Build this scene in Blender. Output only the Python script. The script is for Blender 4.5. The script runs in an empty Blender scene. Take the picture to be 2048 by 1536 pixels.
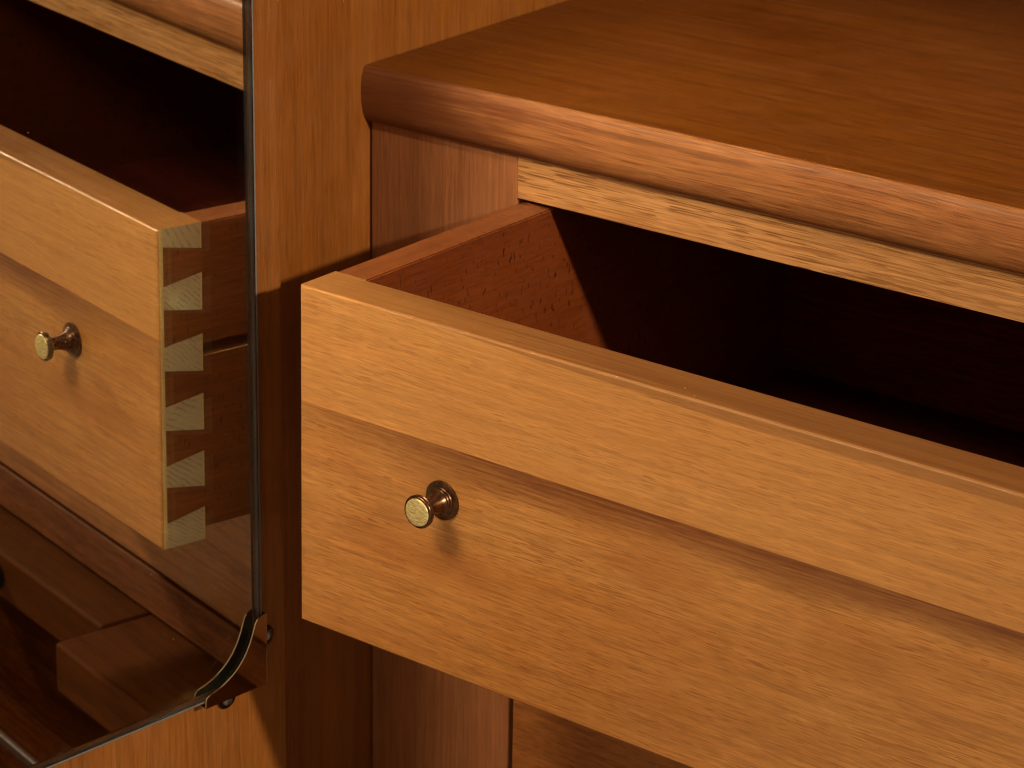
import bpy, bmesh, math
from mathutils import Vector, Matrix, Euler

sc = bpy.context.scene
col = sc.collection
R = math.radians

# ------------------------------------------------------------------ camera
cam_d = bpy.data.cameras.new("camera")
cam = bpy.data.objects.new("camera", cam_d)
col.objects.link(cam)
cam.location = (1.02774, -1.04947, 0.69324)
cam.rotation_euler = (1.24834, -0.00531, 0.67530)
cam_d.sensor_fit = 'HORIZONTAL'
cam_d.sensor_width = 36.0
cam_d.lens = 5752.82 / 2048 * 36.0
cam_d.shift_x = 0.16975 * 1000 / 2048
cam_d.shift_y = -0.32779 * 1000 / 2048
cam_d.clip_start = 0.05
cam_d.clip_end = 100
cam_d.dof.use_dof = True
cam_d.dof.focus_distance = 1.38
cam_d.dof.aperture_fstop = 26.0
sc.camera = cam

# ------------------------------------------------------------------ even warm fill added all around to lift the shadows
world = bpy.data.worlds.new("World")
sc.world = world
world.use_nodes = True
bg = world.node_tree.nodes["Background"]
bg.inputs[0].default_value = (1.0, 0.70, 0.42, 1)
bg.inputs[1].default_value = 0.44

# ------------------------------------------------------------------ lamps
def area(name, loc, target, size, power, colour, disk=False):
    d = bpy.data.lights.new(name, 'AREA')
    d.shape = 'DISK' if disk else 'SQUARE'
    d.size = size
    d.energy = power
    d.color = colour
    o = bpy.data.objects.new(name, d)
    col.objects.link(o)
    o.location = loc
    v = Vector(target) - Vector(loc)
    o.rotation_euler = v.to_track_quat('-Z', 'Y').to_euler()
    return o

# soft lamp above and in front of the drawer
key = area("softbox_lamp", (0.02, -0.98, 1.27), (0.15, 0.04, 0.19), 0.36, 1.55, (1.0, 0.81, 0.56))
key.data.spread = R(48)
# small hard lamp far to the right
DL2 = Vector((0.885, -0.183, 0.425))
area("side_lamp", Vector((0.08, 0.05, 0.14)) + DL2 * 3.0, (0.08, 0.05, 0.14), 0.095, 80.0, (1.0, 0.80, 0.55), True)

sc.view_settings.view_transform = 'Standard'
sc.view_settings.look = 'None'
sc.view_settings.exposure = 0
sc.view_settings.gamma = 1
sc.view_settings.use_curve_mapping = False

sc.render.engine = 'CYCLES'
cy = sc.cycles
cy.use_denoising = True
cy.max_bounces = 12
cy.glossy_bounces = 8
cy.transmission_bounces = 10
cy.transparent_max_bounces = 8
cy.caustics_reflective = True
cy.caustics_refractive = True
cy.sample_clamp_indirect = 0
cy.blur_glossy = 0.0
cy.filter_width = 1.1
cy.use_adaptive_sampling = False
cy.use_guiding = False
cy.use_surface_guiding = True

# ------------------------------------------------------------------ node helpers
class NT:
    def __init__(self, name):
        self.m = bpy.data.materials.new(name)
        self.m.use_nodes = True
        self.t = self.m.node_tree
        self.n = self.t.nodes
        self.b = self.n["Principled BSDF"]
    def node(self, typ, **kw):
        x = self.n.new(typ)
        for k, v in kw.items():
            setattr(x, k, v)
        return x
    def link(self, a, b):
        self.t.links.new(a, b)
    def put(self, sock, v):
        if hasattr(v, 'is_linked') or isinstance(v, bpy.types.NodeSocket):
            self.link(v, sock)
        elif isinstance(v, (tuple, list)) and len(v) == 3 and sock.type == 'RGBA':
            sock.default_value = (*v, 1)
        else:
            sock.default_value = v
    def math(self, op, a, b=0.0, c=None, clamp=False):
        x = self.node('ShaderNodeMath', operation=op)
        x.use_clamp = clamp
        self.put(x.inputs[0], a)
        self.put(x.inputs[1], b)
        if c is not None:
            self.put(x.inputs[2], c)
        return x.outputs[0]
    def mix(self, f, a, b, mode='MIX'):
        x = self.node('ShaderNodeMix', data_type='RGBA', blend_type=mode)
        self.put(x.inputs[0], f)
        self.put(x.inputs[6], a)
        self.put(x.inputs[7], b)
        return x.outputs[2]
    def comb(self, x, y, z):
        c = self.node('ShaderNodeCombineXYZ')
        for i, v in enumerate((x, y, z)):
            self.put(c.inputs[i], v)
        return c.outputs[0]
    def noise(self, vec, scale=1.0, detail=2.0, rough=0.5, dist=0.0):
        x = self.node('ShaderNodeTexNoise')
        self.link(vec, x.inputs['Vector'])
        x.inputs['Scale'].default_value = scale
        x.inputs['Detail'].default_value = detail
        x.inputs['Roughness'].default_value = rough
        x.inputs['Distortion'].default_value = dist
        return x.outputs['Fac']
    def remap(self, v, a, b, c=0.0, d=1.0, smooth=True):
        x = self.node('ShaderNodeMapRange')
        x.interpolation_type = 'SMOOTHSTEP' if smooth else 'LINEAR'
        x.clamp = True
        self.put(x.inputs[0], v)
        for i, k in enumerate((a, b, c, d)):
            self.put(x.inputs[1 + i], k)
        return x.outputs[0]
    def coords(self):
        tc = self.node('ShaderNodeTexCoord')
        s = self.node('ShaderNodeSeparateXYZ')
        self.link(tc.outputs['Object'], s.inputs[0])
        return s.outputs[0], s.outputs[1], s.outputs[2]
    def bump(self, h, strength=0.2, dist=0.001):
        x = self.node('ShaderNodeBump')
        x.inputs['Strength'].default_value = strength
        x.inputs['Distance'].default_value = dist
        self.link(h, x.inputs['Height'])
        self.link(x.outputs[0], self.b.inputs['Normal'])


def wood(name, grain, light, dark, pore, seed=0.0, figure=0.8, fibre=0.35, pores=0.5,
         pore_th=0.60, rough=0.42, wave=0.006, flecks=0.0, ring=34.0, spec=0.5, short=1.0, fine=1.0, post=None):
    """Procedural wood: grain runs along 'X','Y' or 'Z' of the object's own axes."""
    k = NT(name)
    x, y, z = k.coords()
    g, a, b = {'X': (x, y, z), 'Y': (y, z, x), 'Z': (z, x, y)}[grain]
    g = k.math('ADD', g, seed * 1.37)
    a = k.math('ADD', a, seed * 0.71)
    b = k.math('ADD', b, seed * 0.33)
    # slow wander of the grain lines
    w1 = k.noise(k.comb(k.math('MULTIPLY', g, 3.2), k.math('MULTIPLY', a, 9), k.math('MULTIPLY', b, 9)), 1, 2)
    off = k.math('MULTIPLY', k.math('SUBTRACT', w1, 0.5), wave * 2)
    a2 = k.math('ADD', a, off)
    b2 = k.math('ADD', b, off)
    def st(sg, sa, sb=None):
        sb = sa if sb is None else sb
        return k.comb(k.math('MULTIPLY', g, sg), k.math('MULTIPLY', a2, sa), k.math('MULTIPLY', b2, sb))
    large = k.noise(st(2.0, 13), 1, 3, 0.55)
    rings = k.noise(st(1.6, ring), 1, 4, 0.6)
    mid = k.noise(st(9.0 * short, 300 * fine), 1, 2, 0.6)
    fib = k.noise(st(75 * short, 900 * fine), 1, 2, 0.7)
    por = k.noise(st(110 * short, 1250 * fine), 1, 0, 0.4)
    por2 = k.noise(st(45 * short, 800 * fine), 1, 0, 0.4)
    blot = k.noise(st(22, 48), 1, 3, 0.6)
    tone = k.math('ADD', k.math('MULTIPLY', large, 0.40), k.math('MULTIPLY', rings, 0.36))
    tone = k.math('ADD', tone, k.math('MULTIPLY', blot, 0.24))
    tone = k.remap(tone, 0.5 - 0.17 / figure, 0.5 + 0.17 / figure)
    c = k.mix(tone, dark, light)
    f = k.math('ADD', k.math('MULTIPLY', mid, 0.45), k.math('MULTIPLY', fib, 0.55))
    f = k.remap(f, 0.36, 0.64, 1 - fibre * 1.5, 1 + fibre * 1.2, smooth=False)
    c = k.mix(1.0, c, k.comb(f, f, f), 'MULTIPLY')
    pm = k.math('MAXIMUM', k.remap(por, pore_th + 0.04, pore_th + 0.12), k.math('MULTIPLY', k.remap(por2, pore_th + 0.07, pore_th + 0.14), 0.8))
    pm = k.math('MULTIPLY', pm, k.remap(k.noise(st(9, 60), 1, 2), 0.38, 0.62, 0.55, 1.0))
    if flecks:
        fl = k.noise(k.comb(k.math('MULTIPLY', g, 520), k.math('MULTIPLY', a2, 150), k.math('MULTIPLY', b2, 150)), 1, 1)
        fl2 = k.noise(st(60, 60), 1, 1)
        fm = k.math('MULTIPLY', k.remap(fl, 0.635, 0.70), k.remap(fl2, 0.36, 0.52))
        c = k.mix(k.math('MULTIPLY', fm, flecks), c, pore)
    c = k.mix(k.math('MULTIPLY', pm, pores), c, pore)
    if post:
        c = post(k, c, x, y, z, g, a2, b2)
    k.link(c, k.b.inputs['Base Color'])
    k.b.inputs['Specular IOR Level'].default_value = spec
    r = k.remap(fib, 0.3, 0.7, rough - 0.06, rough + 0.08, smooth=False)
    k.link(r, k.b.inputs['Roughness'])
    sm = k.noise(k.comb(x, y, z), 38, 3, 0.6)
    k.link(k.math('ADD', r, k.remap(sm, 0.35, 0.65, -0.06, 0.07)), k.b.inputs['Roughness'])
    h = k.math('SUBTRACT', k.math('MULTIPLY', fib, 0.5), k.math('MULTIPLY', pm, 0.7))
    k.bump(h, 0.12, 0.0004)
    return k.m


H = 0.19
def front_post(k, c, x, y, z, g, a, b):
    # veneer seam with a dark heart streak just under it
    n1 = k.noise(k.comb(k.math('MULTIPLY', x, 7), 0.0, k.math('MULTIPLY', z, 20)), 1, 3)
    dz = k.math('SUBTRACT', 0.1262, z)
    width = k.remap(n1, 0.3, 0.7, 0.011, 0.029)
    below = k.math('POWER', k.math('SUBTRACT', 1.0, k.math('DIVIDE', dz, width), clamp=True), 0.75)
    below = k.math('MULTIPLY', below, k.remap(dz, -0.0003, 0.0004))
    n2 = k.noise(k.comb(k.math('MULTIPLY', x, 9), 3.0, k.math('MULTIPLY', z, 5)), 1, 3)
    amp = k.math('MULTIPLY', k.remap(n2, 0.30, 0.55, 0.62, 1.0), k.remap(x, -0.01, 0.14, 0.40, 1.0))
    fz = k.noise(k.comb(k.math('MULTIPLY', x, 28), 3.0, k.math('MULTIPLY', z, 700)), 1, 3)
    amp = k.math('MULTIPLY', amp, k.remap(fz, 0.3, 0.7, 0.7, 1.1))
    c = k.mix(k.math('MULTIPLY', below, k.math('MULTIPLY', amp, 1.0), clamp=True), c, (0.125, 0.033, 0.006))
    # a second, cloudy patch further down the lower leaf
    n3 = k.noise(k.comb(k.math('MULTIPLY', x, 8), 9.0, k.math('MULTIPLY', z, 26)), 1, 4, 0.6)
    low = k.math('MULTIPLY', k.remap(n3, 0.50, 0.74), k.remap(dz, 0.0, 0.02))
    c = k.mix(k.math('MULTIPLY', low, 0.52), c, (0.27, 0.085, 0.014))
    # upper leaf a little pinker and paler
    c = k.mix(k.math('MULTIPLY', k.remap(dz, 0.0004, -0.0004), 0.20), c, (0.56, 0.28, 0.09))
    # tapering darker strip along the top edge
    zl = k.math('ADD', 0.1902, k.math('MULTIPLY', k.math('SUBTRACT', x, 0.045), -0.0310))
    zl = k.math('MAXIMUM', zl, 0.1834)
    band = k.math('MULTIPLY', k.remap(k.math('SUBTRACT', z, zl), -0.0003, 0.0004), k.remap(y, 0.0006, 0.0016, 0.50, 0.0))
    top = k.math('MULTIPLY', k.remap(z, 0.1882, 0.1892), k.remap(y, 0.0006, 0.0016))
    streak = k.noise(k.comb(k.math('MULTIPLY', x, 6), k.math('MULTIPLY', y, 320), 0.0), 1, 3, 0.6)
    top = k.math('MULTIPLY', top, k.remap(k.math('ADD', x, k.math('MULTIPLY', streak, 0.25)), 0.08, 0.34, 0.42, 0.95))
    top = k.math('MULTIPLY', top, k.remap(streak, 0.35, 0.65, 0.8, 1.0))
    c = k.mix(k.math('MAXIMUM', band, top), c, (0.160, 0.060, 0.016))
    return c

M = {}
M['front'] = wood('golden_front_wood', 'X', (0.465, 0.225, 0.062), (0.315, 0.110, 0.018), (0.20, 0.060, 0.010),
                  seed=1.0, figure=0.55, fibre=0.17, pores=0.60, pore_th=0.58, short=0.9, fine=1.55, rough=0.44, wave=0.004, post=front_post)
M['front2'] = wood('amber_drawer_wood', 'X', (0.40, 0.155, 0.035), (0.27, 0.085, 0.016), (0.10, 0.03, 0.006), seed=5.0,
                   figure=0.8, fibre=0.25, pores=0.4)
M['side'] = wood('beech_side_wood', 'Y', (0.25, 0.080, 0.021), (0.17, 0.046, 0.010), (0.08, 0.018, 0.005), seed=2.0,
                 figure=0.8, fibre=0.20, pores=0.25, flecks=0.75, rough=0.45)
M['lit_ledge'] = wood('lit_ledge_wood', 'Y', (0.60, 0.30, 0.11), (0.45, 0.20, 0.06), (0.2, 0.07, 0.02), seed=2.5, rough=0.6)  # groove ledge: the light on it is painted as a paler tone
M['side_in'] = wood('darker_beech_inside', 'Y', (0.155, 0.032, 0.003), (0.112, 0.020, 0.002), (0.030, 0.004, 0.001), seed=2.0,
                    figure=0.5, fibre=0.11, pores=0.2, flecks=0.9, rough=0.6, spec=0.25)  # darker tone for the inner faces of the drawer sides
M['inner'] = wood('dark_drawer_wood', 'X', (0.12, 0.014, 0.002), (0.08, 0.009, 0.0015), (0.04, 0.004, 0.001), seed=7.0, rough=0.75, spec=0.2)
M['panel'] = wood('vertical_panel_wood', 'Z', (0.27, 0.095, 0.015), (0.175, 0.050, 0.006), (0.06, 0.015, 0.003), seed=3.0,
                  figure=0.5, fibre=0.13, pores=0.30, rough=0.42, wave=0.004, ring=40, short=0.45)
M['door'] = wood('door_wood', 'Z', (0.27, 0.098, 0.016), (0.175, 0.055, 0.008), (0.06, 0.015, 0.003), seed=11.0,
                 figure=0.5, fibre=0.13, pores=0.30, rough=0.45, wave=0.003, ring=45, short=0.45)
M['stile'] = wood('brown_stile_wood', 'Z', (0.35, 0.132, 0.047), (0.25, 0.088, 0.030), (0.10, 0.028, 0.009), seed=4.0,
                  figure=0.6, fibre=0.17, pores=0.40, rough=0.50, wave=0.002, ring=70, short=0.40, fine=1.3)
M['rail'] = wood('straw_rail_wood', 'X', (0.58, 0.305, 0.112), (0.42, 0.180, 0.054), (0.17, 0.055, 0.012), seed=6.0,
                 figure=0.7, fibre=0.22, pores=0.85, pore_th=0.565, rough=0.5, wave=0.002, ring=80, short=0.45, fine=1.3)
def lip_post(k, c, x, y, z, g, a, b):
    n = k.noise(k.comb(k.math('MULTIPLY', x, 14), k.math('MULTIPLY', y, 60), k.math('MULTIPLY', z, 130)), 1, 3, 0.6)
    m = k.remap(k.math('ADD', x, k.math('MULTIPLY', k.math('SUBTRACT', n, 0.5), 0.22)), 0.06, 0.155, 1.0, 0.0)  # left end darker: wood figure plus door shadow painted into the colour
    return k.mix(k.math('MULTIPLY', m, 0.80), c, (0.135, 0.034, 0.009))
M['lowrail'] = wood('red_shaded_low_rail_wood', 'X', (0.20, 0.064, 0.018), (0.13, 0.036, 0.009), (0.05, 0.012, 0.003), seed=16.0, rough=0.6, spec=0.25)  # shade low on the chest painted in as a darker tone
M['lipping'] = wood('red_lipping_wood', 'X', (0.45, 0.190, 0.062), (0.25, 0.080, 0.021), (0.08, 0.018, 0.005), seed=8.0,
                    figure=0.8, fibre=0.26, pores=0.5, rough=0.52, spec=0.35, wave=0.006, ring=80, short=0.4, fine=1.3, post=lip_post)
M['shelf'] = wood('shelf_veneer_wood', 'X', (0.215, 0.066, 0.0058), (0.135, 0.034, 0.0025), (0.06, 0.014, 0.001), seed=9.0,
                  figure=0.6, fibre=0.24, pores=0.45, pore_th=0.58, rough=0.40, wave=0.005, ring=110, short=0.45, fine=1.3)
M['base'] = wood('shaded_base_wood', 'X', (0.052, 0.014, 0.003), (0.030, 0.007, 0.0015), (0.014, 0.004, 0.001), seed=13.0, rough=0.85, spec=0.0)  # low-level shade is put into this wood colour
M['endgrain_core'] = None

M['tray'] = wood('brown_shaded_tray_wood', 'X', (0.076, 0.022, 0.004), (0.050, 0.013, 0.002), (0.025, 0.007, 0.001), seed=19.0, fibre=0.2, figure=0.6, rough=0.6, spec=0.03, short=0.5)  # shade at the foot of the chest darkened into the colour

def endgrain():
    k = NT('pale_end_grain')
    x, y, z = k.coords()
    oi = k.node('ShaderNodeObjectInfo')
    rnd = oi.outputs['Random']
    th = k.remap(rnd, 0.0, 1.0, 0.35, 1.05, smooth=False)
    u = k.math('ADD', k.math('MULTIPLY', y, k.math('SINE', th)), k.math('MULTIPLY', z, k.math('COSINE', th)))
    n = k.noise(k.comb(k.math('MULTIPLY', y, 60), 0.0, k.math('MULTIPLY', z, 40)), 1, 2)
    n0 = k.math('FRACT', k.math('MULTIPLY', rnd, 7.31))
    u = k.math('ADD', u, k.math('MULTIPLY', n, 0.0045))
    dens = k.remap(n0, 0.0, 1.0, 1300, 2900, smooth=False)
    s = k.math('SINE', k.math('MULTIPLY', u, dens))
    nb = k.noise(k.comb(k.math('MULTIPLY', y, 150), k.math('MULTIPLY', rnd, 9.0), k.math('MULTIPLY', z, 150)), 1, 3)
    line = k.math('MULTIPLY', k.remap(s, 0.0, 0.95), k.remap(nb, 0.38, 0.60))
    gr = k.noise(k.comb(k.math('MULTIPLY', y, 1400), 0.0, k.math('MULTIPLY', z, 1400)), 1, 2)
    c = k.mix(k.math('MULTIPLY', line, k.remap(gr, 0.35, 0.65, 0.05, 0.85)), (0.54, 0.440, 0.290), (0.22, 0.175, 0.115))
    k.link(c, k.b.inputs['Base Color'])
    k.b.inputs['Roughness'].default_value = 0.75
    k.bump(s, 0.15, 0.0003)
    return k.m
M['end'] = endgrain()

def plain(name, colr, rough=0.5, metal=0.0, nscale=600, var=0.15):
    k = NT(name)
    x, y, z = k.coords()
    n = k.noise(k.comb(x, y, z), nscale, 3)
    f = k.remap(n, 0.3, 0.7, 1 - var, 1 + var, smooth=False)
    c = k.mix(1.0, colr, k.comb(f, f, f), 'MULTIPLY')
    k.link(c, k.b.inputs['Base Color'])
    k.b.inputs['Metallic'].default_value = metal
    k.link(k.remap(n, 0.3, 0.7, rough * 0.85, rough * 1.15), k.b.inputs['Roughness'])
    k.b.inputs['Specular IOR Level'].default_value = 0.05 if 'iron' in name else 0.5
    return k.m
M['pale'] = plain('pale_sapwood', (0.62, 0.46, 0.20), 0.6, 0, 900, 0.2)
M['bronze'] = plain('antique_bronze', (0.115, 0.058, 0.032), 0.27, 1.0, 300, 0.25)
M['iron'] = plain('blackened_iron', (0.006, 0.006, 0.006), 0.85, 0.0, 300, 0.25)
M['steel'] = plain('dull_steel', (0.20, 0.19, 0.19), 0.35, 1.0, 300, 0.2)
M['chrome'] = plain('polished_clip_metal', (0.80, 0.66, 0.46), 0.04, 1.0, 120, 0.05)
M['clipback'] = plain('dark_clip_metal', (0.012, 0.022, 0.019), 0.5, 0.0, 400, 0.4)
M['blackpaint'] = plain('mirror_back_paint', (0.02, 0.022, 0.022), 0.6, 0, 300, 0.2)
M['ground'] = plain('ground_glint_arris', (0.15, 0.17, 0.18), 0.35, 0.0, 2500, 0.5)  # ground edge, with the front highlight line painted as grey
M['dust'] = plain('pale_dust', (0.36, 0.30, 0.24), 0.9, 0.0, 2500, 0.3)
M['greystrip'] = plain('grey_edge_strip', (0.06, 0.032, 0.026), 0.5, 0, 300, 0.2)

def brass_face():
    k = NT('brushed_brass_face')
    x, y, z = k.coords()
    u = k.math('ADD', k.math('MULTIPLY', z, 1.0), k.math('MULTIPLY', x, 0.10))
    v = k.math('SUBTRACT', k.math('MULTIPLY', x, 1.0), k.math('MULTIPLY', z, 0.10))
    br = k.noise(k.comb(k.math('MULTIPLY', v, 210), k.math('MULTIPLY', u, 2600), 0.0), 1, 2, 0.6)
    pat = k.noise(k.comb(x, y, z), 900, 2)
    m = k.math('ADD', k.math('MULTIPLY', br, 0.8), k.math('MULTIPLY', pat, 0.2))
    c = k.mix(k.remap(m, 0.36, 0.60), (0.33, 0.26, 0.095), (0.76, 0.64, 0.30))
    k.link(c, k.b.inputs['Base Color'])
    k.b.inputs['Metallic'].default_value = 0.55
    k.b.inputs['Roughness'].default_value = 0.42
    k.bump(br, 0.12, 0.0002)
    return k.m
M['brass'] = brass_face()

def silver():
    k = NT('mirror_silver')
    k.b.inputs['Base Color'].default_value = (0.83, 0.81, 0.75, 1)
    k.b.inputs['Metallic'].default_value = 1.0
    k.b.inputs['Roughness'].default_value = 0.0
    return k.m
M['silver'] = silver()

def glass():
    k = NT('mirror_glass')
    k.b.inputs['Base Color'].default_value = (0.955, 0.965, 0.94, 1)
    k.b.inputs['Transmission Weight'].default_value = 1.0
    k.b.inputs['Roughness'].default_value = 0.0
    k.b.inputs['IOR'].default_value = 1.5
    return k.m
M['glass'] = glass()

# ------------------------------------------------------------------ mesh helpers
def link(name, bm, mats, parent=None, smooth=False, label=None, **props):
    bmesh.ops.recalc_face_normals(bm, faces=bm.faces)
    me = bpy.data.meshes.new(name)
    bm.to_mesh(me)
    bm.free()
    for m in (mats if isinstance(mats, (list, tuple)) else [mats]):
        me.materials.append(m)
    if smooth:
        for p in me.polygons:
            p.use_smooth = True
    o = bpy.data.objects.new(name, me)
    col.objects.link(o)
    if parent is not None:
        o.parent = parent
    if label:
        o['label'] = label
    for kk, vv in props.items():
        o[kk] = vv
    return o

def thing(name, loc, label, cat, rot=(0, 0, 0), group=None):
    o = bpy.data.objects.new(name, None)
    o.empty_display_size = 0.05
    col.objects.link(o)
    o.location = loc
    o.rotation_euler = rot
    o['label'] = label
    o['category'] = cat
    if group:
        o['group'] = group
    return o

def bm_box(bm, lo, hi, bevel=0.0, seg=2):
    vs = [bm.verts.new((x, y, z)) for x in (lo[0], hi[0]) for y in (lo[1], hi[1]) for z in (lo[2], hi[2])]
    q = [(0, 1, 3, 2), (4, 6, 7, 5), (0, 4, 5, 1), (2, 3, 7, 6), (0, 2, 6, 4), (1, 5, 7, 3)]
    fs = [bm.faces.new([vs[i] for i in f]) for f in q]
    if bevel:
        es = list({e for f in fs for e in f.edges})
        bmesh.ops.bevel(bm, geom=es, offset=bevel, segments=seg, profile=0.5, affect='EDGES')

def box(name, lo, hi, mat, parent=None, bevel=0.0006, seg=2, **kw):
    bm = bmesh.new()
    bm_box(bm, lo, hi, bevel, seg)
    return link(name, bm, mat, parent, **kw)

def bm_prism(bm, pts, axis, lo, hi):
    """pts: 2-D outline; axis 'X': pts=(y,z); 'Y': pts=(x,z); 'Z': pts=(x,y)."""
    def P(p, t):
        return {'X': (t, p[0], p[1]), 'Y': (p[0], t, p[1]), 'Z': (p[0], p[1], t)}[axis]
    a = [bm.verts.new(P(p, lo)) for p in pts]
    b = [bm.verts.new(P(p, hi)) for p in pts]
    n = len(pts)
    bm.faces.new(a)
    bm.faces.new(b[::-1])
    for i in range(n):
        bm.faces.new((a[i], b[i], b[(i + 1) % n], a[(i + 1) % n]))

def prism(name, pts, axis, lo, hi, mat, parent=None, **kw):
    bm = bmesh.new()
    bm_prism(bm, pts, axis, lo, hi)
    return link(name, bm, mat, parent, **kw)

def bm_lathe_y(bm, prof, c, seg=64):
    """revolve profile (r, y) about the y axis through c"""
    rings = []
    for r, y in prof:
        if r < 1e-6:
            rings.append([bm.verts.new((c[0], c[1] + y, c[2]))])
        else:
            rings.append([bm.verts.new((c[0] + r * math.cos(2 * math.pi * i / seg), c[1] + y,
                                        c[2] + r * math.sin(2 * math.pi * i / seg))) for i in range(seg)])
    for A, B in zip(rings, rings[1:]):
        for i in range(seg):
            j = (i + 1) % seg
            if len(A) == 1:
                bm.faces.new((A[0], B[i], B[j]))
            elif len(B) == 1:
                bm.faces.new((A[i], B[0], A[j]))
            else:
                bm.faces.new((A[i], B[i], B[j], A[j]))

# ------------------------------------------------------------------ dimensions (metres)
XD, D, T, TS = 0.10786, 0.18563, 0.02845, 0.02058      # drawer left, chest face, front and side thickness
XS = 0.10660                                           # right edge of the stile
ZR0, ZR1, ZS = 0.19228, 0.2178, 0.2518
CW = 0.84                                              # width of the chest
DW = 0.622                                             # width of a drawer
WW = 1.45                                              # inside width of the wardrobe

# ------------------------------------------------------------------ wardrobe
ward = thing('wardrobe', (0, 0.3, -0.42),
             'brown wooden wardrobe with a built-in chest under a thick shelf and an open mirrored door', 'wardrobe')
def W(p):   # world -> wardrobe local
    return (p[0], p[1] - 0.3, p[2] + 0.42)
def wbox(name, lo, hi, mat, bevel=0.0006, parent=ward, **kw):
    return box(name, W(lo), W(hi), mat, parent, bevel, **kw)

wbox('side_panel', (-0.0245, 0.0, -0.42), (-0.0014, 0.66, 1.25), M['panel'], 0.001,
     label='vertically grained side panel left of the chest')
wbox('side_panel', (WW, 0.0, -0.42), (WW + 0.022, 0.66, 1.25), M['panel'], 0.001)
wbox('back_panel', (-0.0014, 0.645, -0.42), (WW, 0.66, 1.25), M['panel'], 0.0)
wbox('top_panel', (-0.0245, 0.0, 1.2505), (WW + 0.022, 0.66, 1.272), M['base'], 0.001)
wbox('floor_board', (-0.0014, 0.158, -0.42), (WW, 0.6445, -0.40), M['base'], 0.001)
wbox('floor_strip', (-0.0014, 0.153, -0.418), (WW, 0.1578, -0.3985), M['greystrip'], 0.001)
wbox('plinth_board', (-0.0014, 0.02, -0.44), (WW, 0.1528, -0.405), M['base'], 0.001)
wbox('stile', (0.0004, D, -0.3995), (XS, D + 0.02, ZR1 - 0.0001), M['stile'], 0.0004,
     label='brown upright stile beside the open drawer')
XR = XS + DW + 0.005
wbox('stile', (XR, D, -0.3995), (CW - 0.001, D + 0.02, ZR1 - 0.0001), M['stile'], 0.0004)
wbox('rail', (XS + 0.0003, D + 0.0002, ZR0), (XR - 0.0003, D + 0.02, ZR1 - 0.0001), M['rail'], 0.0002,
     label='straw coloured rail above the open drawer')
wbox('rail', (XS + 0.0003, D + 0.0002, -0.030), (XR - 0.0003, D + 0.02, -0.006), M['rail'], 0.0005)
wbox('rail', (XS + 0.0003, D + 0.0002, -0.2283), (XR - 0.0003, D + 0.02, -0.1948), M['lowrail'], 0.0005,
     label='rail below the closed drawer')
wbox('kick_board', (XS + 0.0003, 0.190, -0.3995), (XR - 0.0003, 0.205, -0.2735), M['base'], 0.001)
wbox('chest_side', (CW, D - 0.004, -0.3995), (CW + 0.02, 0.644, ZS + 0.001), M['panel'], 0.001)
shelf = wbox('shelf', (-0.0010, 0.1836, ZR1), (CW - 0.0005, 0.6445, ZS), M['shelf'], 0.0004,
             label='dark veneered shelf on top of the chest')
# convex solid-wood lipping on the shelf front
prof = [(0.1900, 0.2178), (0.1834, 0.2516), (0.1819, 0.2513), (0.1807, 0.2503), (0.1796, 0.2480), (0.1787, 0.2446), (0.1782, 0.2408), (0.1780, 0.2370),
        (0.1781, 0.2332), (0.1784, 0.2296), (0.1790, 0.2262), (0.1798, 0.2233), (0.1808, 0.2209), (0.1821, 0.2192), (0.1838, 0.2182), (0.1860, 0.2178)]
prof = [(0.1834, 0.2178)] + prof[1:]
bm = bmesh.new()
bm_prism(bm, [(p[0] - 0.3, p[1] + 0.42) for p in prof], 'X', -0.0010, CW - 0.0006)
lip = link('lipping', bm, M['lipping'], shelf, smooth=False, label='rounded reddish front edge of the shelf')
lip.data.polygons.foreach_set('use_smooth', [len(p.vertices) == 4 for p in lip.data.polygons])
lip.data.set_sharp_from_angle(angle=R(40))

# door: local axes x = out of the inner face, y = towards the hinge
ANG = 0.13613
P0 = Vector((0.00917, -0.27424, 0.0))
DROT = (0, 0, -ANG)
door = box('door', (-0.0476, -0.24, -0.42), (-0.0056, 0.3278, 1.22), M['door'], ward, 0.0008,
           label='inner face of the open wardrobe door behind the mirror')
door.location = W(P0)
door.rotation_euler = DROT
# hinge leaves on the door edge, above and below the picture
for zz in (-0.30, 0.62, 1.02):
    hb = bmesh.new()
    bm_box(hb, (-0.0476, 0.3279, zz), (-0.012, 0.3292, zz + 0.07), 0.0003)
    link('hinge', hb, M['bronze'], door)

# ------------------------------------------------------------------ mirror
E_F, E_S = 0.0039, -0.0026
mirror = thing('mirror', P0 + Vector((0, 0, -0.063)), 'frameless glass mirror fixed to the open door, reflecting the dovetailed drawer',
               'mirror', DROT)
S_OUT, MZ = 0.3038, 0.063
bm = bmesh.new()
bm_box(bm, (E_S, -0.20, 0.0), (E_F, S_OUT, 1.05), 0.0021, 4)
pane = link('glass_pane', bm, [M['glass'], M['ground']], mirror, smooth=True)
for p in pane.data.polygons:
    p.use_smooth = p.area < 0.01
    if 0.75 < abs(p.normal.x) < 0.995:
        p.material_index = 1
bm = bmesh.new()
bm_box(bm, (E_S - 0.0009, -0.196, 0.0040), (E_S - 0.0002, S_OUT - 0.0035, 1.046))
sil = link('backing', bm, [M['silver'], M['blackpaint']], mirror)
for p in sil.data.polygons:
    p.material_index = 0 if p.normal.x > 0.9 else 1
bm = bmesh.new()
bm_box(bm, (E_S - 0.0029, -0.15, 0.02), (E_S - 0.00092, S_OUT - 0.03, 1.03))
link('mounting_pad', bm, M['blackpaint'], mirror)

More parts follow.
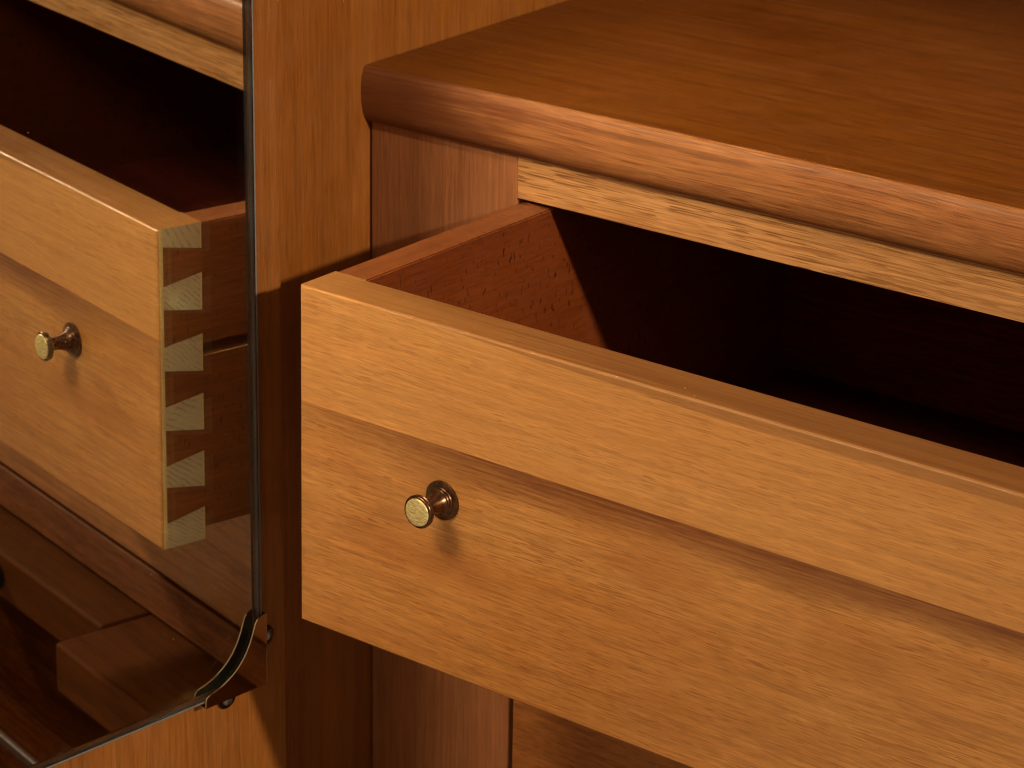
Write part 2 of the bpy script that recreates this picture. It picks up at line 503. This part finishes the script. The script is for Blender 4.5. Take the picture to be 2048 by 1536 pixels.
# ------------------------------------------------------------------ corner clip
clip = thing('corner_clip', P0 + Vector((0, 0, -0.0653)), 'polished metal corner clip holding the lower corner of the mirror', 'clip', DROT)
cz = 0.0653
out = [(0.2605, -0.0645), (0.3047, -0.0645), (0.3047, -0.0217), (0.3035, -0.0214), (0.3008, -0.0222), (0.2985, -0.0232),
       (0.2968, -0.0256), (0.2957, -0.0290), (0.2944, -0.0326), (0.2928, -0.0363), (0.2907, -0.0402), (0.2880, -0.0441),
       (0.2846, -0.0478), (0.2806, -0.0510), (0.2762, -0.0536), (0.2715, -0.0556), (0.2668, -0.0571), (0.2637, -0.0578),
       (0.2617, -0.0586), (0.2608, -0.0600)]
bm = bmesh.new()
bm_prism(bm, [(s, z + cz) for s, z in out], 'X', 0.0047, 0.0054)
top_e = [e for e in bm.edges if all(v.co.x > 0.0053 for v in e.verts)]
bmesh.ops.bevel(bm, geom=top_e, offset=0.0002, segments=2, affect='EDGES')
plate = link('plate', bm, [M['chrome'], M['clipback']], clip)
for p in plate.data.polygons:
    p.material_index = 1 if p.normal.x < -0.9 else 0
bm = bmesh.new()
bm_box(bm, (-0.0053, 0.3048, 0.0009), (0.0050, 0.3055, 0.0435), 0.0001)
link('flange', bm, M['chrome'], clip)
bm = bmesh.new()
bm_box(bm, (-0.0053, 0.2605, 0.0), (0.0050, 0.3055, 0.0007), 0.0001)
link('flange', bm, M['chrome'], clip)
def disc_x(bm, cy_, cz_, prof, seg=32):
    rings = []
    for r, x in prof:
        if r < 1e-6:
            rings.append([bm.verts.new((x, cy_, cz_))])
        else:
            rings.append([bm.verts.new((x, cy_ + r * math.cos(2 * math.pi * i / seg), cz_ + r * math.sin(2 * math.pi * i / seg))) for i in range(seg)])
    for A, B in zip(rings, rings[1:]):
        for i in range(seg):
            j = (i + 1) % seg
            if len(B) == 1:
                bm.faces.new((A[i], A[j], B[0]))
            else:
                bm.faces.new((A[i], A[j], B[j], B[i]))
for (ss, zz, rr) in ((0.2835, -0.0700, 0.0068), (0.3125, -0.0415, 0.0062)):
    bm = bmesh.new()
    disc_x(bm, ss, zz + cz, [(rr, -0.0055), (rr, -0.0047), (rr - 0.0004, -0.0044), (0.0001, -0.0044)])
    ear = link('ear', bm, M['bronze'], clip, smooth=True)
    ear.data.set_sharp_from_angle(angle=R(30))
    bm = bmesh.new()
    off = -0.0012 if ss < 0.3 else 0.0
    disc_x(bm, ss + (0.0022 if ss > 0.3 else 0), zz + off + cz, [(0.0034, -0.00435), (0.0033, -0.0036), (0.0026, -0.0026), (0.0014, -0.0021), (0.0, -0.0020)])
    link('screw', bm, M['steel'], ear, smooth=True)

# ------------------------------------------------------------------ knobs
KPROF = [(0.0, 0.0), (0.0103, 0.0), (0.01055, -0.0004), (0.01045, -0.0010), (0.0100, -0.0013), (0.0080, -0.0019), (0.0079, -0.0027), (0.0076, -0.0030),
         (0.0071, -0.0031), (0.0070, -0.0038), (0.0067, -0.0041), (0.0062, -0.0042), (0.0058, -0.0048), (0.0050, -0.0066), (0.0043, -0.0088), (0.0038, -0.0112), (0.0037, -0.0130), (0.0041, -0.0148),
         (0.0053, -0.0161), (0.0070, -0.0168), (0.0080, -0.0171), (0.0084, -0.0174), (0.0085, -0.0179), (0.0082, -0.0182), (0.0082, -0.0184), (0.0086, -0.0187), (0.0088, -0.0193),
         (0.0087, -0.0199), (0.0083, -0.0204), (0.0077, -0.0206), (0.00745, -0.0203), (0.0, -0.0203)]
def knob(parent, x, y, z, body='bronze', face='brass', lab='small turned bronze knob with a brass face'):
    bm = bmesh.new()
    bm_lathe_y(bm, KPROF, (0, 0, 0))
    k = link('knob', bm, M[body], parent, smooth=True, label=lab)
    k.data.set_sharp_from_angle(angle=R(38))
    k.location = (x, y, z)
    bm = bmesh.new()
    bm_lathe_y(bm, [(0.00735, -0.0204), (0.0072, -0.0209), (0.0066, -0.02105), (0.0, -0.0211)], (0, 0, 0))
    f = link('cap', bm, M[face], k, smooth=True)
    return k

# ------------------------------------------------------------------ open drawer
DYAW, DPITCH = -0.00802, -0.00911
piv = Vector((XD, D, H))
Rot = Euler((DPITCH, 0, DYAW)).to_matrix()
base = piv + Rot @ (Vector((XD, 0, 0)) - piv)
drawer = thing('drawer', base, 'open drawer with a golden front, one small knob and dovetailed beech sides', 'drawer', (DPITCH, 0, DYAW),
               group='drawers of the chest')
LAP = 0.0036
# front board: L-shaped in plan so that the sides can run into its ends
pl = [(0, 0), (DW, 0), (DW, LAP), (DW - TS, LAP), (DW - TS, T), (TS, T), (TS, LAP), (0, LAP)]
bm = bmesh.new()
bm_prism(bm, pl, 'Z', 0.0, H)
def onface(e, t):
    return all(t(v.co) for v in e.verts)
es = [e for e in bm.edges if onface(e, lambda c: abs(c.y) < 1e-6) or
      (onface(e, lambda c: abs(c.z - H) < 1e-6) and onface(e, lambda c: abs(c.y - T) < 1e-6))]
bmesh.ops.bevel(bm, geom=es, offset=0.0018, segments=5, profile=0.5, affect='EDGES')
fb = link('front', bm, [M['front'], M['pale']], drawer)
for p in fb.data.polygons:
    if p.normal.x < -0.95 and p.center.x < 0.001 and p.center.y > 0.0012:
        p.material_index = 1
    p.use_smooth = True
fb.data.set_sharp_from_angle(angle=R(35))
# pins: (z at the back low/high, z at the front low/high)
pins = [(0.1748, 0.19, 0.1797, 0.19), (0.1387, 0.1608, 0.1433, 0.1565), (0.1024, 0.1247, 0.1072, 0.1212),
        (0.0671, 0.0891, 0.0718, 0.0856), (0.0328, 0.0544, 0.0374, 0.0500), (0.0, 0.0200, 0.0, 0.0153)]
G = 0.00018
for side in (0, 1):
    x0, x1 = (0.0, TS) if side == 0 else (DW - TS, DW)
    xa, xb = (x0, x1 - 0.00005) if side == 0 else (x0 + 0.00005, x1)
    for (b0, b1, f0, f1) in pins:
        bm = bmesh.new()
        t2 = T - 0.0013
        fr = (t2 - LAP) / (T - LAP)
        m0, m1 = f0 + (b0 - f0) * fr, f1 + (b1 - f1) * fr
        if abs(b1 - H) < 1e-6:      # top pin shares the board's top
            f1 = m1 = b1 = H
        if b0 == 0.0:
            f0 = m0 = b0 = 0.0
        bm_prism(bm, [(LAP + 0.00005, f0), (t2, m0), (t2, m1), (LAP + 0.00005, f1)], 'X', xa, xb)
        pn = link('pin', bm, [M['end'], M['front']], drawer)
        for p in pn.data.polygons:
            if abs(p.normal.z) > 0.95:
                p.material_index = 1
        bm = bmesh.new()
        bm_prism(bm, [(t2 + 0.00004, m0), (T - 0.00004, b0), (T - 0.00004, b1), (t2 + 0.00004, m1)], 'X', xa, xb)
        eb = link('edge_veneer', bm, [M['pale'], M['front']], pn)
        for p in eb.data.polygons:
            if abs(p.normal.z) > 0.95:
                p.material_index = 1
    # side board with tails between the pins
    bm = bmesh.new()
    for (lo, hi) in zip(pins[1:], pins[:-1]):
        zb0, zb1 = lo[1] + G, hi[0] - G
        zf0, zf1 = lo[3] + G, hi[2] - G
        bm_prism(bm, [(LAP + 0.0002, zf0), (T + 0.0005, zb0), (T + 0.0005, zb1), (LAP + 0.0002, zf1)], 'X', x0 + (0.00006 if side == 0 else 0), x1 - (0.00006 if side else 0))
    zt, zb, g0, g1, gd = H - 0.0006, 0.0078, 0.1113, 0.1190, 0.010
    if side == 0:
        cs = [(x0, zb), (x1, zb), (x1, zt), (x0, zt), (x0, g1), (x0 + gd, g1), (x0 + gd, g0), (x0, g0)]
    else:
        cs = [(x0, zb), (x1, zb), (x1, g0), (x1 - gd, g0), (x1 - gd, g1), (x1, g1), (x1, zt), (x0, zt)]
    bm_prism(bm, cs, 'Y', T + 0.0003, 0.455)
    es = [e for e in bm.edges if abs(e.verts[0].co.z - zt) < 1e-6 and abs(e.verts[1].co.z - zt) < 1e-6 and abs(e.verts[0].co.x - e.verts[1].co.x) < 1e-6]
    bmesh.ops.bevel(bm, geom=es, offset=0.0008, segments=2, affect='EDGES')
    sb = link('side', bm, [M['side'], M['side_in'], M['lit_ledge']], drawer, label='beech drawer side with dovetails and a runner groove' if side == 0 else None)
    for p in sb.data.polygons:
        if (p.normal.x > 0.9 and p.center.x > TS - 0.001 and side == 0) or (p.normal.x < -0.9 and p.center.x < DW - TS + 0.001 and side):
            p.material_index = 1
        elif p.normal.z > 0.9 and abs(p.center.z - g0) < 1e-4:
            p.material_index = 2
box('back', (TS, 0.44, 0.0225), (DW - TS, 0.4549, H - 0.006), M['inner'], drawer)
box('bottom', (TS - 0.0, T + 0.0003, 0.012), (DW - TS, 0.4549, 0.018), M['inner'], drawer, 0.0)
knob(drawer, 0.2042 - XD, 0.0, 0.0969)

# ------------------------------------------------------------------ closed drawer below
d2 = thing('drawer', (XS + 0.0026, D + 0.0004, -0.1912), 'closed lower drawer with a plain reddish brown front, in the shade under the open drawer', 'drawer',
           group='drawers of the chest')
box('front', (0, 0, 0), (DW - 0.0004, 0.02, 0.1595), M['front2'], d2, 0.001)
for xx in (0.0, DW - 0.0004 - TS):
    box('side', (xx, 0.0202, 0.006), (xx + TS, 0.44, 0.152), M['side'], d2)
box('back', (TS, 0.425, 0.012), (DW - TS, 0.44, 0.15), M['inner'], d2)

# ------------------------------------------------------------------ sliding trays at the foot of the chest
tr1 = thing('sliding_tray', (0.1160, 0.1095, -0.2705), 'thick wooden slide pulled out a little at the foot of the chest', 'tray', group='slides under the chest')
box('slab', (0, 0, 0), (0.3367, 0.45, 0.0392), M['tray'], tr1, 0.003, 3)
tr2 = thing('sliding_tray', (0.4545, 0.1480, -0.2705), 'closed wooden slide with a dark knob at the foot of the chest', 'tray', group='slides under the chest')
box('slab', (0, 0, 0), (0.30, 0.45, 0.0392), M['tray'], tr2, 0.003, 3)
knob(tr2, 0.158, 0.0, 0.0190, 'iron', 'iron', 'small blackened knob')

# ------------------------------------------------------------------ dust specks on the mirror
import random
random.seed(5)
bm = bmesh.new()
def speck(c, r):
    vs = [bm.verts.new((c[0] + dx * r * 0.4, c[1] + dy * r, c[2] + dz * r)) for dx, dy, dz in
          ((1, 0, 0), (-1, 0, 0), (0, 1, 0), (0, -1, 0), (0, 0, 1), (0, 0, -1))]
    for a, b, c_ in ((0, 2, 4), (0, 4, 3), (0, 3, 5), (0, 5, 2), (1, 4, 2), (1, 3, 4), (1, 5, 3), (1, 2, 5)):
        bm.faces.new((vs[a], vs[b], vs[c_]))
for i in range(34):
    speck((E_F + 0.0001, random.uniform(0.08, 0.29), random.uniform(0.02, 0.40)), random.choice((0.00012, 0.00015, 0.0002, 0.00028)))
link('dust', bm, M['dust'], mirror, kind='stuff')
